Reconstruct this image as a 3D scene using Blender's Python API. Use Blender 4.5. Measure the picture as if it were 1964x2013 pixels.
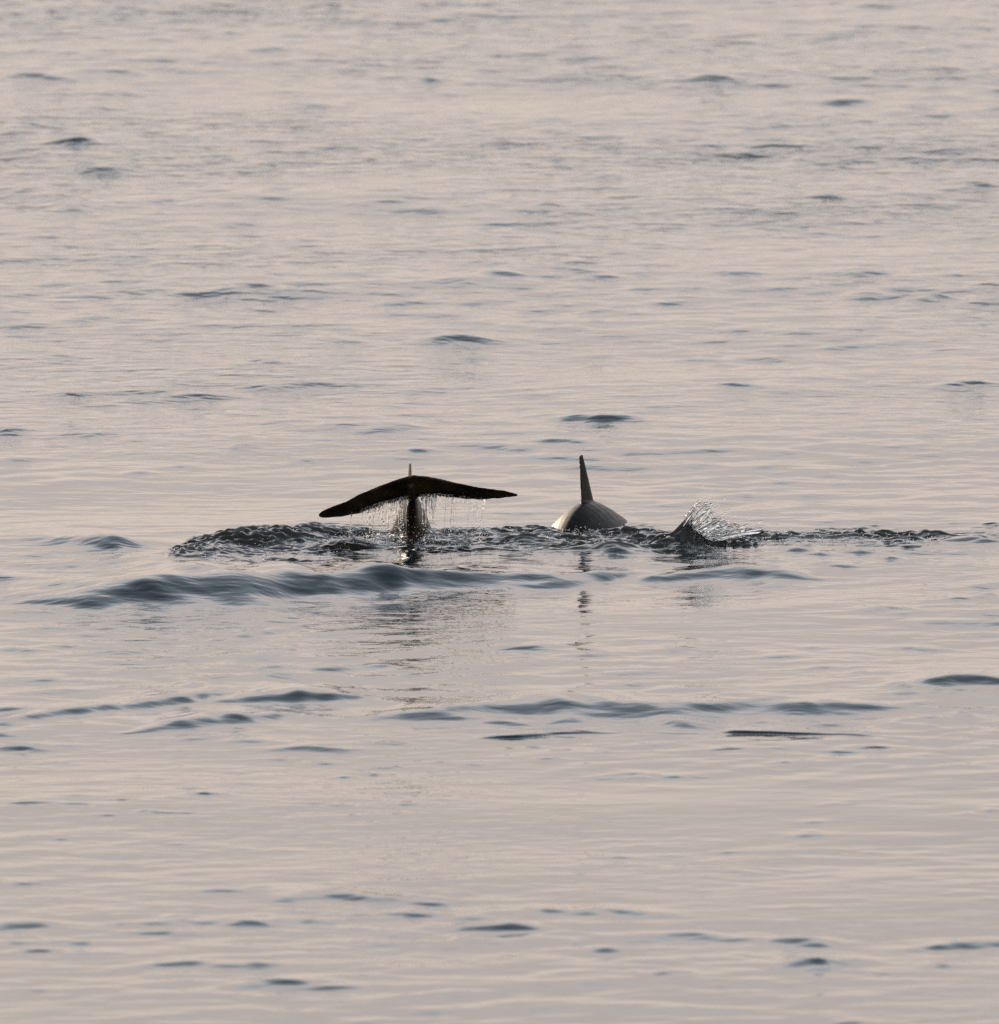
import bpy, bmesh, math, random
import numpy as np
from mathutils import Vector

for o in list(bpy.data.objects):
    bpy.data.objects.remove(o)
S = bpy.context.scene
COL = S.collection
R = math.radians
rng = np.random.default_rng(11)
random.seed(11)

# ------------------------------------------------------------------ camera
PW, PH = 1964.0, 2013.0                 # pixel frame of the photograph
CAM_H, DIST = 9.8, 85.0                 # eye height over the sea, ground distance of the dolphins
TANV = 0.02154                           # tan of half the vertical angle
ROW = 1050.0                            # photo row of the waterline at DIST
KPX = TANV / (PH / 2)
PITCH = -math.atan2(CAM_H, DIST) + math.atan((ROW - PH / 2) * KPX)
cd = bpy.data.cameras.new('camera')
cam = bpy.data.objects.new('camera', cd)
COL.objects.link(cam)
S.camera = cam
cam.location = (0, 0, CAM_H)
cam.rotation_euler = (R(90) + PITCH, 0, 0)
cd.sensor_fit = 'VERTICAL'
cd.sensor_width = cd.sensor_height = 24
cd.lens = 12.0 / TANV
cd.clip_start, cd.clip_end = 0.5, 20000
cd.dof.use_dof = True
cd.dof.focus_distance = 85.1
cd.dof.aperture_fstop = 6.5

# ------------------------------------------------------------------ sky, sun, exposure
SUN_EL, SUN_AZ = R(14), R(-25)          # azimuth from +Y, positive to the right
W = bpy.data.worlds.new('World')
S.world = W
W.use_nodes = True
nt = W.node_tree
nt.nodes.clear()
N = nt.nodes.new
sky = N('ShaderNodeTexSky')
sky.sky_type = 'NISHITA'
sky.sun_disc = False
sky.sun_elevation = SUN_EL
sky.sun_rotation = SUN_AZ
sky.altitude = 0
sky.air_density = 1.0
sky.dust_density = 2.5
sky.ozone_density = 1.0
bg = N('ShaderNodeBackground')
bg.inputs['Strength'].default_value = 0.1
out = N('ShaderNodeOutputWorld')
# hazy air: the sky pales towards a soft rose grey near the horizon, all the way round
geo = N('ShaderNodeTexCoord')
sep = N('ShaderNodeSeparateXYZ')
nt.links.new(geo.outputs['Generated'], sep.inputs[0])
rp = N('ShaderNodeValToRGB')
HAZE = [  # sine of the elevation, brightness, colour
    (0.00, .37, (1.0, .875, .84)), (0.12, .39, (1.0, .88, .845)), (0.17, .405, (1.0, .88, .85)), (0.22, .505, (1.0, .888, .862)),
    (0.28, .63, (.99, .895, .88)), (0.345, .63, (.90, .905, .955)), (0.43, .48, (.78, .88, .99)), (0.58, .32, (.71, .83, .99)),
    (0.78, .22, (.68, .80, .95)), (1.0, .18, (.66, .78, .92))]
el = rp.color_ramp.elements
while len(el) < len(HAZE): el.new(0.5)
for e_, (p_, l_, c_) in zip(el, HAZE):
    e_.position = p_
for e_, (p_, l_, c_) in zip(el, HAZE):
    e_.color = (c_[0] * l_, c_[1] * l_, c_[2] * l_, 1)
nt.links.new(sep.outputs['Z'], rp.inputs[0])
scl = N('ShaderNodeVectorMath')
scl.operation = 'SCALE'
scl.inputs['Scale'].default_value = 26.2
nt.links.new(rp.outputs[0], scl.inputs[0])
mx = N('ShaderNodeMix')
mx.data_type = 'RGBA'
mx.inputs['Factor'].default_value = 0.88
nt.links.new(sky.outputs[0], mx.inputs['A'])
nt.links.new(scl.outputs[0], mx.inputs['B'])
nt.links.new(mx.outputs['Result'], bg.inputs['Color'])
nt.links.new(bg.outputs[0], out.inputs['Surface'])

sd = bpy.data.lights.new('sun', 'SUN')
sun = bpy.data.objects.new('sun', sd)
COL.objects.link(sun)
sd.energy = 5.0
sd.angle = R(0.53)
sd.color = (1.0, 0.80, 0.57)
to_sun = Vector((math.sin(SUN_AZ) * math.cos(SUN_EL), math.cos(SUN_AZ) * math.cos(SUN_EL), math.sin(SUN_EL)))
sun.rotation_euler = (-to_sun).to_track_quat('-Z', 'Y').to_euler()
sun.location = to_sun * 50

S.view_settings.view_transform = 'Standard'
S.view_settings.look = 'None'
S.view_settings.exposure = 0.0
S.view_settings.gamma = 1.0
S.view_settings.use_curve_mapping = False
S.render.engine = 'CYCLES'
S.cycles.use_denoising = False
S.cycles.sample_clamp_indirect = 3.0
S.cycles.sample_clamp_direct = 40.0
S.cycles.caustics_refractive = False
S.cycles.max_bounces = 12
S.cycles.transmission_bounces = 12
S.cycles.pixel_filter_type = 'BLACKMAN_HARRIS'

# ------------------------------------------------------------------ helpers
def ray(px, py):
    a = (px - PW / 2) * KPX
    b = (PH / 2 - py) * KPX
    c, s = math.cos(PITCH), math.sin(PITCH)
    return a, c - b * s, s + b * c

def ground(px, py, z=0.0):
    x, y, dz = ray(px, py)
    t = (z - CAM_H) / dz
    return x * t, y * t

def at_depth(px, py, y):
    a, f, dz = ray(px, py)
    t = y / f
    return Vector((a * t, y, CAM_H + dz * t))

def tag(o, label=None, cat=None, group=None, kind=None):
    if label: o['label'] = label
    if cat: o['category'] = cat
    if group: o['group'] = group
    if kind: o['kind'] = kind
    return o

def link_mesh(name, verts, faces, mat, parent=None, smooth=True, loc=None):
    me = bpy.data.meshes.new(name)
    me.from_pydata([tuple(v) for v in verts], [], faces)
    me.validate()
    if smooth:
        me.polygons.foreach_set('use_smooth', np.ones(len(me.polygons), dtype=bool))
    me.materials.append(mat)
    o = bpy.data.objects.new(name, me)
    COL.objects.link(o)
    if loc: o.location = loc
    if parent: o.parent = parent
    return o

def grid_object(name, xs, ys, Z, mat):
    nx, ny = len(xs), len(ys)
    co = np.empty((ny, nx, 3), dtype=np.float32)
    co[..., 0] = xs[None, :]
    co[..., 1] = ys[:, None]
    co[..., 2] = Z
    i = np.arange((ny - 1) * (nx - 1), dtype=np.int32)
    v0 = (i // (nx - 1)) * nx + i % (nx - 1)
    quads = np.stack([v0, v0 + 1, v0 + 1 + nx, v0 + nx], axis=1).astype(np.int32)
    me = bpy.data.meshes.new(name)
    me.vertices.add(nx * ny)
    me.vertices.foreach_set('co', co.reshape(-1))
    me.loops.add(quads.size)
    me.loops.foreach_set('vertex_index', quads.reshape(-1))
    me.polygons.add(len(quads))
    me.polygons.foreach_set('loop_start', np.arange(0, quads.size, 4, dtype=np.int32))
    me.polygons.foreach_set('loop_total', np.full(len(quads), 4, dtype=np.int32))
    me.update(calc_edges=True)
    me.polygons.foreach_set('use_smooth', np.ones(len(quads), dtype=bool))
    me.materials.append(mat)
    o = bpy.data.objects.new(name, me)
    COL.objects.link(o)
    return o

def material(name):
    m = bpy.data.materials.new(name)
    m.use_nodes = True
    t = m.node_tree
    return m, t, t.nodes['Principled BSDF'], t.nodes.new, t.links.new

# ------------------------------------------------------------------ materials
def water_material(name, rip=1.0, rough=0.035, body=(0.011, 0.019, 0.024)):
    m, t, b, n, l = material(name)
    b.inputs['Base Color'].default_value = (*body, 1)
    b.inputs['Roughness'].default_value = rough
    b.inputs['IOR'].default_value = 1.333
    tc = n('ShaderNodeTexCoord')
    # wind patches: gusts roughen some stretches of water and leave others slick
    gust = n('ShaderNodeTexNoise')
    gust.inputs['Scale'].default_value = 0.35
    gust.inputs['Detail'].default_value = 3
    l(tc.outputs['Object'], gust.inputs['Vector'])
    gr = n('ShaderNodeMapRange')
    gr.inputs['From Min'].default_value = 0.35
    gr.inputs['From Max'].default_value = 0.68
    gr.inputs['To Min'].default_value = 0.25 * rip
    gr.inputs['To Max'].default_value = 1.0 * rip
    l(gust.outputs[0], gr.inputs['Value'])
    # farther out the breeze has ruffled the surface
    sp = n('ShaderNodeSeparateXYZ')
    l(tc.outputs['Object'], sp.inputs[0])
    yr = n('ShaderNodeMapRange')
    yr.inputs['From Min'].default_value = 82.0
    yr.inputs['From Max'].default_value = 106.0
    yr.inputs['To Min'].default_value = 1.0
    yr.inputs['To Max'].default_value = 5.5
    l(sp.outputs['Y'], yr.inputs['Value'])
    gm = n('ShaderNodeMath')
    gm.operation = 'MULTIPLY'
    l(gr.outputs['Result'], gm.inputs[0])
    l(yr.outputs['Result'], gm.inputs[1])
    prev = None
    for scale, dist in ((9.0, 0.0075), (26.0, 0.0024)):
        nz = n('ShaderNodeTexNoise')
        nz.inputs['Scale'].default_value = scale
        nz.inputs['Detail'].default_value = 2
        nz.inputs['Roughness'].default_value = 0.5
        mp = n('ShaderNodeMapping')
        mp.inputs['Rotation'].default_value = (0, 0, R(-14))
        mp.inputs['Scale'].default_value = (0.55, 1.0, 1.0)
        l(tc.outputs['Object'], mp.inputs['Vector'])
        l(mp.outputs[0], nz.inputs['Vector'])
        bp = n('ShaderNodeBump')
        bp.inputs['Distance'].default_value = dist
        l(gm.outputs[0], bp.inputs['Strength'])
        bp.inputs['Distance'].default_value = dist
        l(nz.outputs[0], bp.inputs['Height'])
        if prev: l(prev.outputs[0], bp.inputs['Normal'])
        prev = bp
    l(prev.outputs[0], b.inputs['Normal'])
    return m

M_SEA = water_material('sea_water')
M_CHURN = water_material('churned_water', 2.4, 0.03, (0.024, 0.022, 0.017))

M_GLASS, t, b, n, l = material('clear_splash_water')
b.inputs['Base Color'].default_value = (0.97, 0.985, 0.99, 1)
b.inputs['Roughness'].default_value = 0.03
b.inputs['IOR'].default_value = 1.333
b.inputs['Transmission Weight'].default_value = 1.0

def skin_material(name, base, blotch, film):
    m, t, b, n, l = material(name)
    tc = n('ShaderNodeTexCoord')
    nz = n('ShaderNodeTexNoise')
    nz.inputs['Scale'].default_value = 7.0
    nz.inputs['Detail'].default_value = 5
    l(tc.outputs['Object'], nz.inputs['Vector'])
    rp = n('ShaderNodeValToRGB')
    rp.color_ramp.elements[0].position = 0.44
    rp.color_ramp.elements[0].color = (*base, 1)
    rp.color_ramp.elements[1].position = 0.72
    rp.color_ramp.elements[1].color = (*blotch, 1)
    l(nz.outputs[0], rp.inputs[0])
    l(rp.outputs[0], b.inputs['Base Color'])
    b.inputs['Roughness'].default_value = 0.38
    b.inputs['IOR'].default_value = 1.36
    b.inputs['Specular IOR Level'].default_value = 0.05
    b.inputs['Coat Roughness'].default_value = 0.10
    b.inputs['Coat IOR'].default_value = 1.33
    # rivulets of water running down the wet skin
    mp = n('ShaderNodeMapping')
    mp.inputs['Scale'].default_value = (60, 105, 60)
    l(tc.outputs['Object'], mp.inputs['Vector'])
    rv = n('ShaderNodeTexNoise')
    rv.inputs['Scale'].default_value = 1.0
    rv.inputs['Detail'].default_value = 4
    rv.inputs['Distortion'].default_value = 0.9
    l(mp.outputs[0], rv.inputs['Vector'])
    wet = n('ShaderNodeMapRange')
    wet.inputs['From Min'].default_value = 0.50
    wet.inputs['From Max'].default_value = 0.68
    wet.inputs['To Min'].default_value = film * 0.25
    wet.inputs['To Max'].default_value = film
    l(rv.outputs[0], wet.inputs['Value'])
    l(wet.outputs['Result'], b.inputs['Coat Weight'])
    bp = n('ShaderNodeBump')
    bp.inputs['Strength'].default_value = 0.8
    bp.inputs['Distance'].default_value = 0.0008
    l(rv.outputs[0], bp.inputs['Height'])
    l(bp.outputs[0], b.inputs['Normal'])
    l(bp.outputs[0], b.inputs['Coat Normal'])
    return m

M_SKIN_DARK = skin_material('dark_dolphin_skin', (0.012, 0.010, 0.009), (0.085, 0.052, 0.022), 0.45)  # brown blotches: paler skin, with the sun's warm gold put into the colour
M_SKIN_GREY = skin_material('grey_dolphin_skin', (0.014, 0.013, 0.0125), (0.044, 0.041, 0.038), 0.30)

# ------------------------------------------------------------------ sea surface heights
def spectrum_field(nx, ny, dx, dy, lo, hi, power, slope_rms, wind=-14.0, spread=2.0, seed=0):
    """Random wave heights whose wavelengths run from lo to hi metres; returns an (ny, nx) tile."""
    g = np.random.default_rng(seed)
    kx = 2 * np.pi * np.fft.fftfreq(nx, dx)[None, :]
    ky = 2 * np.pi * np.fft.fftfreq(ny, dy)[:, None]
    k = np.sqrt(kx * kx + ky * ky)
    k[0, 0] = 1
    th = np.arctan2(ky, kx) - R(90 - wind)
    a = k ** (-power) * np.exp(-(2 * np.pi / (hi * k)) ** -4 * 0) \
        * np.exp(-(k * lo / (2 * np.pi)) ** 4) * np.exp(-(2 * np.pi / (k * hi)) ** 4)
    a = a * (0.12 + np.abs(np.cos(th)) ** spread)
    a[0, 0] = 0
    ph = g.standard_normal((ny, nx)) + 1j * g.standard_normal((ny, nx))
    f = np.fft.fft2(a * ph).real
    sl = np.gradient(f, dy, axis=0)
    return (f * (slope_rms / sl.std())).astype(np.float32)

TX, TY, TDX, TDY = 512, 2048, 0.018, 0.022      # 9.2 x 45 m tile, repeats by itself
FIELD = spectrum_field(TX, TY, TDX, TDY, 0.10, 0.60, 2.0, 0.037, spread=1.2, seed=3)
SWELL = spectrum_field(TX, TY, TDX, TDY, 0.8, 3.2, 2.0, 0.014, spread=1.0, seed=5)
FAR = spectrum_field(TX, TY, TDX, TDY, 0.12, 0.45, 2.0, 0.027, spread=1.4, seed=14)
EDGE = spectrum_field(TX, TY, TDX, TDY, 0.12, 0.8, 1.6, 1.0, spread=1.0, seed=15)
EDGE = EDGE / EDGE.std()
ENV = spectrum_field(TX, TY, TDX, TDY, 1.6, 9.0, 1.5, 1.0, wind=0, spread=0.5, seed=9)
ENV = np.clip(0.78 + 0.40 * ENV / ENV.std(), 0.2, 1.4)
BASE = FIELD * ENV + SWELL

def sample(tile, X, Y, dx=TDX, dy=TDY):
    u = X / dx
    v = Y / dy
    i, j = np.floor(u).astype(np.int64), np.floor(v).astype(np.int64)
    fu, fv = (u - i).astype(np.float32), (v - j).astype(np.float32)
    ny, nx = tile.shape
    i0, i1, j0, j1 = i % nx, (i + 1) % nx, j % ny, (j + 1) % ny
    return ((tile[j0, i0] * (1 - fu) + tile[j0, i1] * fu) * (1 - fv)
            + (tile[j1, i0] * (1 - fu) + tile[j1, i1] * fu) * fv)

# ripples and wavelets where the photograph shows them: row, column, length, thickness, steepness, tilt of the crest on screen
RIPPLES = [
 # far water, left half
 (60,103,70,6,.35,2),(55,155,70,8,.55,3),(210,145,100,10,.5,4),(120,188,50,6,.35,0),(190,217,100,8,.5,5),(45,248,90,12,.55,5),
 (148,283,75,7,.95,0),(75,300,40,5,.45,0),(205,330,100,10,.4,0),(50,385,110,12,.35,0),(145,412,60,8,.45,0),(610,208,80,8,.4,5),
 (445,59,30,6,.35,0),(255,22,30,6,.35,0),(100,22,25,6,.3,0),(725,35,40,8,.35,0),(845,158,45,5,.65,0),(665,293,130,7,.45,4),
 (470,441,110,6,.65,2),(600,460,80,6,.35,0),(745,400,110,8,.4,2),(840,415,80,6,.4,0),(560,572,190,6,.6,0),(450,572,70,6,.35,0),
 (920,555,110,9,.65,4),(545,606,90,5,.35,2),(525,714,100,6,.65,0),(370,775,140,10,.65,-2),(610,755,190,8,.7,3),(550,830,70,6,.5,2),
 (770,845,170,14,.65,3),(20,845,100,8,.65,-1),(165,855,110,6,.55,3),(900,670,130,9,.65,1),(480,880,55,6,.5,-2),(30,600,80,6,.3,0),
 (130,702,90,5,.3,2),(440,110,60,8,.3,0),(350,140,50,6,.3,0),(240,180,60,7,.4,0),(770,305,50,5,.3,3),(690,200,50,6,.3,0),
 # far water, right half
 (1105,150,90,6,.75,0),(1240,155,160,8,.6,4),(1400,155,90,12,.5,3),(1170,125,45,4,.4,5),(1435,53,60,4,.35,0),(1800,100,90,6,.5,2),
 (1900,92,130,5,.4,3),(1750,139,80,4,.4,1),(1870,154,45,5,.65,0),(1620,234,45,6,.55,0),(1620,284,65,6,.75,0),(1555,280,40,5,.4,0),
 (1200,345,70,7,.55,0),(1380,345,80,6,.4,2),(1075,404,45,6,.45,0),(1620,395,90,6,.7,1),(1740,356,90,5,.55,0),(1930,370,110,9,.5,2),
 (1875,456,110,5,.5,-2),(1075,528,150,13,.85,3),(980,541,110,8,.7,3),(1140,516,80,4,.65,2),(1100,543,90,6,.6,3),(1180,549,90,7,.5,0),
 (1325,537,90,5,.4,0),(1450,537,90,5,.4,-1),(1720,540,100,7,.75,2),(1715,583,100,10,.45,0),(1840,583,80,8,.6,4),(1375,705,100,7,.65,0),
 (1420,717,110,6,.45,2),(1170,714,70,5,.5,2),(1875,757,90,6,.75,5),(1140,817,180,6,.5,4),(1290,800,140,4,.5,3),(1205,827,140,11,1.05,-1),
 (1215,838,90,4,.5,0),(1105,871,110,7,.95,1),(1620,455,50,5,.35,0),(1900,490,50,5,.3,0),(1450,762,60,5,.3,3),(1560,490,60,5,.35,0),
 # around the dolphins
 (270,933,60,8,.4,0),(30,905,80,6,.35,0),(600,905,60,5,.35,0),(820,888,60,6,.45,0),(1500,920,110,6,.3,1),(1340,1010,60,4,.3,0),
 (200,1075,110,18,.45,3),(150,1118,70,6,.6,0),(120,1140,80,9,.4,2),(60,1095,90,5,.35,3),(310,1085,100,5,.4,-3),
 (150,1192,150,20,.66,4),(235,1180,190,34,.66,4),(370,1158,210,40,.74,1),(330,1180,160,22,.62,3),(540,1150,190,30,.80,3),(470,1170,160,20,.72,4),
 (570,1138,150,18,.68,0),(720,1143,150,26,.84,3),(640,1172,90,16,.60,2),(800,1138,150,18,.62,2),(935,1136,170,24,.80,1),(880,1148,90,14,.5,-1),
 (1085,1133,200,14,.72,3),(1055,1148,120,8,.5,3),(1190,1128,90,8,.5,2),(1350,1128,110,9,.62,3),(1440,1122,130,14,.7,0),(1470,1136,90,10,.78,-2),
 (1540,1132,120,12,.62,-2),(1350,1113,60,5,.4,0),(1260,1151,50,5,.45,0),(1150,1120,50,5,.4,0),(1500,1163,60,4,.35,0),
 (230,1226,70,4,.55,-1),(300,1227,90,3,.6,2),(400,1221,110,3,.6,3),(530,1194,60,4,.5,1),(210,1235,40,3,.4,0),(480,1250,50,7,.55,0),
 (690,1243,140,4,.35,3),(1040,1182,100,8,.6,3),(1760,1200,70,7,.7,4),(1840,1196,140,4,.5,2),(1945,1172,50,7,.7,3),(1950,1148,60,6,.6,0),
 (1890,1181,60,4,.5,0),(1900,1167,60,3,.4,0),(40,1276,90,6,.5,1),(110,1271,90,5,.4,2),(330,1301,60,4,.45,0),(540,1314,90,7,.65,2),
 (650,1315,110,7,.55,3),(780,1322,80,6,.45,0),(870,1325,70,4,.5,0),(900,1296,90,5,.65,0),(1060,1274,170,7,.65,1),(1160,1291,110,5,.6,0),
 (1340,1277,60,6,.55,0),(1530,1292,100,5,.6,0),(1800,1273,100,4,.5,0),(1600,1272,50,4,.5,-1),(1450,1283,160,3,.4,0),(1240,1323,140,6,.35,0),
 (1690,1312,60,4,.35,0),(380,1347,60,7,.55,0),(460,1286,70,5,.35,0),(90,1340,60,6,.35,0),(990,1262,60,5,.35,0),
 # two long rows of wavelets in the nearer water
 (70,1402,130,11,.7,4),(170,1394,150,9,.75,3),(290,1385,160,14,.62,2),(350,1382,110,13,.78,4),(430,1370,120,9,.72,2),(510,1372,130,18,.78,2),
 (570,1373,110,18,.92,1),(630,1366,110,13,.75,0),(385,1402,60,7,.85,1),(330,1428,110,13,.72,4),(420,1422,120,14,.85,3),(540,1414,90,13,.62,4),
 (480,1424,80,8,.6,2),(60,1438,130,13,.58,3),(180,1432,150,10,.58,3),(40,1470,110,7,.62,0),(130,1465,90,4,.4,0),(700,1375,60,4,.4,0),
 (820,1376,80,5,.5,0),(615,1474,170,9,.78,1),(550,1492,60,4,.5,0),(640,1499,70,3,.5,0),(770,1465,80,3,.55,-1),(100,1496,80,3,.45,3),
 (800,1413,110,9,.62,3),(880,1406,130,16,.70,3),(960,1395,140,13,.92,2),(1075,1388,160,16,.80,2),(1050,1404,120,14,.66,3),(1180,1398,160,18,.78,1),
 (1300,1405,130,12,.72,0),(1420,1392,160,14,.78,2),(1480,1381,160,9,.75,1),(1560,1393,150,12,.75,0),(1680,1392,150,11,.80,-1),(1640,1376,110,7,.68,0),
 (1740,1366,80,5,.55,0),(1800,1384,70,7,.5,2),(1440,1411,120,8,.62,0),(1520,1412,110,8,.58,0),(1240,1369,70,4,.65,0),(1050,1367,120,3,.5,0),
 (1850,1345,100,12,.55,2),(1940,1347,90,8,.6,3),(1900,1330,90,4,.4,2),(1895,1405,60,5,.55,1),(1880,1441,40,3,.45,0),
 (1250,1344,60,5,.45,0),(1620,1315,70,5,.35,0),(1000,1375,60,5,.5,0),
 # lowest part
 (430,1755,100,5,.6,1),(40,1738,80,6,.7,2),(720,1767,150,14,.66,1),(830,1770,110,5,.55,-3),(900,1772,80,3,.4,-2),(650,1738,40,3,.5,-1),
 (660,1755,60,4,.4,3),(60,1816,130,8,.85,-2),(300,1815,110,8,.65,-1),(345,1802,50,5,.75,0),(390,1812,80,5,.7,-2),(465,1815,80,8,.65,3),
 (540,1810,80,6,.6,2),(590,1792,110,4,.6,-1),(800,1798,120,8,.72,1),(690,1800,90,5,.5,-2),(920,1807,120,8,.62,1),(620,1812,80,5,.5,0),
 (280,1834,160,4,.55,0),(50,1843,90,5,.55,-1),(140,1853,80,6,.65,-1),(80,1869,80,6,.65,-2),(700,1827,70,5,.5,0),(540,1829,60,4,.5,0),
 (820,1834,90,4,.5,-1),(900,1845,120,9,.5,-3),(720,1852,60,4,.4,-2),(620,1865,90,5,.5,0),(420,1898,170,9,.72,-1),(200,1874,80,4,.35,3),
 (560,1935,160,8,.68,1),(70,1949,80,5,.7,-3),(190,1945,80,4,.4,0),(30,1932,60,4,.35,0),(1010,1825,90,7,.66,-1),(1070,1790,90,9,.62,-2),
 (1220,1794,150,9,.78,-1),(1350,1838,110,5,.6,-1),(1440,1843,130,7,.6,-1),(1250,1847,80,5,.4,2),(1620,1857,110,7,.64,-2),(1560,1852,80,4,.5,-2),
 (1560,1898,110,12,.56,-1),(1640,1895,100,11,.68,-3),(1730,1914,90,4,.55,-2),(1420,1885,100,4,.4,-2),(1830,1862,130,7,.5,2),(1930,1857,120,8,.5,3),
 (1850,1898,60,6,.5,0),(1330,1914,80,6,.6,1),(1250,1912,20,4,.6,0),(1470,1714,90,5,.5,-1),(1220,1686,80,3,.55,-1),(1570,1785,60,3,.4,-2),
 (1185,1867,80,6,.4,-2),(1130,1852,40,4,.5,0),(1540,1814,60,5,.35,0),(1900,1760,60,4,.3,-2),(1670,2012,90,6,.5,0),(710,2010,110,6,.5,2),
 (520,1748,50,3,.5,2),(1600,1617,60,4,.5,0),(1200,1652,110,3,.35,2),(1590,1642,90,5,.4,0),(1640,1583,90,4,.4,2),(1950,1597,50,4,.55,3),
]
# thin sharp lips of water: row, column, length, thickness, steepness, tilt
LIPS = [
 (150,1569,50,3,1.0,0),(60,1583,110,6,.8,0),(150,1585,80,5,.95,0),(240,1577,70,4,1.1,-2),(290,1598,50,5,1.2,-1),(350,1601,110,3,.9,-1),
 (210,1606,60,5,.7,5),(380,1552,60,4,.8,0),(400,1565,45,6,1.0,5),(430,1566,50,3,.7,-2),(480,1542,70,3,1.1,0),(550,1548,35,3,.7,0),(460,1517,60,5,.5,-2),
 (560,1590,110,3,.8,1),(660,1588,70,4,.9,-3),(620,1583,80,4,.9,0),(680,1526,55,4,1.2,4),(735,1521,35,8,.8,5),(750,1508,80,3,.9,3),(800,1563,50,3,1.0,0),
 (860,1564,24,3,.8,0),(800,1585,60,4,.6,0),(120,1650,35,3,.8,0),(930,1503,80,3,.7,0),(350,1658,60,4,.9,3),(375,1669,90,3,1.0,-1),(470,1667,60,4,.8,-1),
 (468,1654,60,2,.7,0),(305,1601,40,3,.8,0),(345,1575,60,2,.5,0),(110,1544,60,2,.6,2),
 (1140,1441,60,3,.8,-1),
(1075,1491,55,4,1.1,-1),(1190,1479,60,3,.8,0),(1265,1478,80,2,.6,1),(1430,1473,110,5,.85,2),(1510,1473,110,3,.6,0),
 (1410,1491,65,3,1.1,0),(1480,1493,40,3,.6,0),(1540,1499,40,4,.7,-3),(1640,1477,130,4,.7,0),(1725,1469,90,6,.75,2),(1800,1467,60,3,.5,1),
 (1250,1528,80,3,.9,0),(1190,1529,60,3,.8,2),(1325,1526,30,4,.8,0),(1380,1527,60,3,.7,0),(1510,1525,20,3,.7,0),(1545,1558,50,3,.7,1),
 (1430,1675,70,3,1.0,3),(1480,1674,60,2,.6,0),(1715,1675,60,4,.7,-1),(1050,1468,50,4,.6,0),(1100,1475,40,3,.6,0),
 (1880,1031,130,4,1.0,1),(1850,1046,130,3,.8,2),(1900,1060,140,8,.8,3),(1950,1033,60,8,.9,-2),(1940,1063,60,9,.95,3),(1860,1086,210,4,1.1,1),(1760,1083,80,4,1.0,0),
 (1570,1083,70,12,.85,2),(1610,1090,60,8,.9,-2),(1690,1085,90,8,1.0,-1),(1750,1096,50,8,1.3,-1),(1790,1074,60,6,1.0,1),(1780,1085,70,6,1.0,-2),
 (1890,1112,60,4,.8,3),(1520,1106,60,4,.8,-1),(1625,1108,40,4,.8,0),(1660,1113,70,7,.65,2),(1770,1107,100,4,.9,0),(1800,1100,70,4,.7,-2),
 (1210,1085,60,16,1.2,2),(1240,1077,50,5,1.2,0),
]

# longer crests: (column, row of the crest line, thickness of the dark face below it), steepness
RIDGES = [
 ([(60,1184,3),(110,1179,12),(170,1171,22),(240,1161,29),(310,1152,32),(380,1147,32),(450,1147,28),(520,1143,28),(590,1137,31),(660,1136,28),(720,1136,25),
   (790,1131,25),(860,1130,23),(930,1126,24),(1000,1127,21),(1090,1128,17),(1160,1125,13),(1250,1123,4)], 9.6),
 ([(380,1180,3),(440,1172,12),(500,1162,22),(540,1154,26),(590,1152,18),(640,1158,5)], 7.0),
 ([(600,1170,3),(660,1156,14),(720,1146,22),(790,1144,12),(850,1146,3)], 7.0),
 ([(1040,1152,3),(1080,1142,12),(1140,1136,12),(1220,1128,4)], 9.0),
 ([(1300,1136,2),(1340,1126,9),(1400,1120,12),(1450,1116,16),(1500,1122,12),(1560,1126,12),(1610,1134,3)], 9.0),
 ([(0,1416,10),(80,1402,12),(150,1394,12),(230,1386,10),(300,1378,14),(360,1372,12),(440,1365,4)], 9.5),
 ([(380,1381,3),(450,1374,9),(520,1368,14),(590,1365,16),(650,1366,13),(720,1370,3)], 11.5),
 ([(250,1442,3),(330,1424,14),(400,1414,18),(460,1410,16),(530,1406,12),(590,1406,3)], 9.5),
 ([(700,1416,3),(780,1405,13),(850,1397,19),(930,1390,19),(1000,1384,20),(1050,1379,26),(1090,1376,30),(1180,1378,28),(1250,1385,20),(1330,1388,20),(1400,1382,24),(1470,1376,20),(1560,1384,18),(1650,1382,14),(1760,1390,3)], 10.5),
 ([(1780,1350,3),(1850,1344,7),(1900,1341,8),(1980,1338,9)], 7.5),
 ([(1800,1866,3),(1850,1856,6),(1910,1852,7),(1980,1849,8)], 7.5),
]
SHARP = [
 ([(1420,1436,1),(1438,1434,4),(1470,1434,5),(1510,1435,5),(1560,1438,4),(1620,1441,2.2),(1700,1444,1.6),(1800,1450,.8)], 50),
 ([(938,1454,1),(958,1451,2.6),(985,1448,4.5),(1020,1446,5.4),(1060,1443.5,4.4),(1090,1442,2.2),(1160,1440,2),(1250,1440,1),(1340,1440,1.6),(1395,1438,1)], 48),
 ([(1160,1527,1),(1200,1520,2.5),(1250,1516,3),(1290,1521,2.5),(1310,1527,1)], 24),
]
RIDGE_BOX = [(80, 1230, 1110, 1196), (1320, 1600, 1110, 1145), (0, 690, 1355, 1440), (720, 1760, 1365, 1415)]

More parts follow.
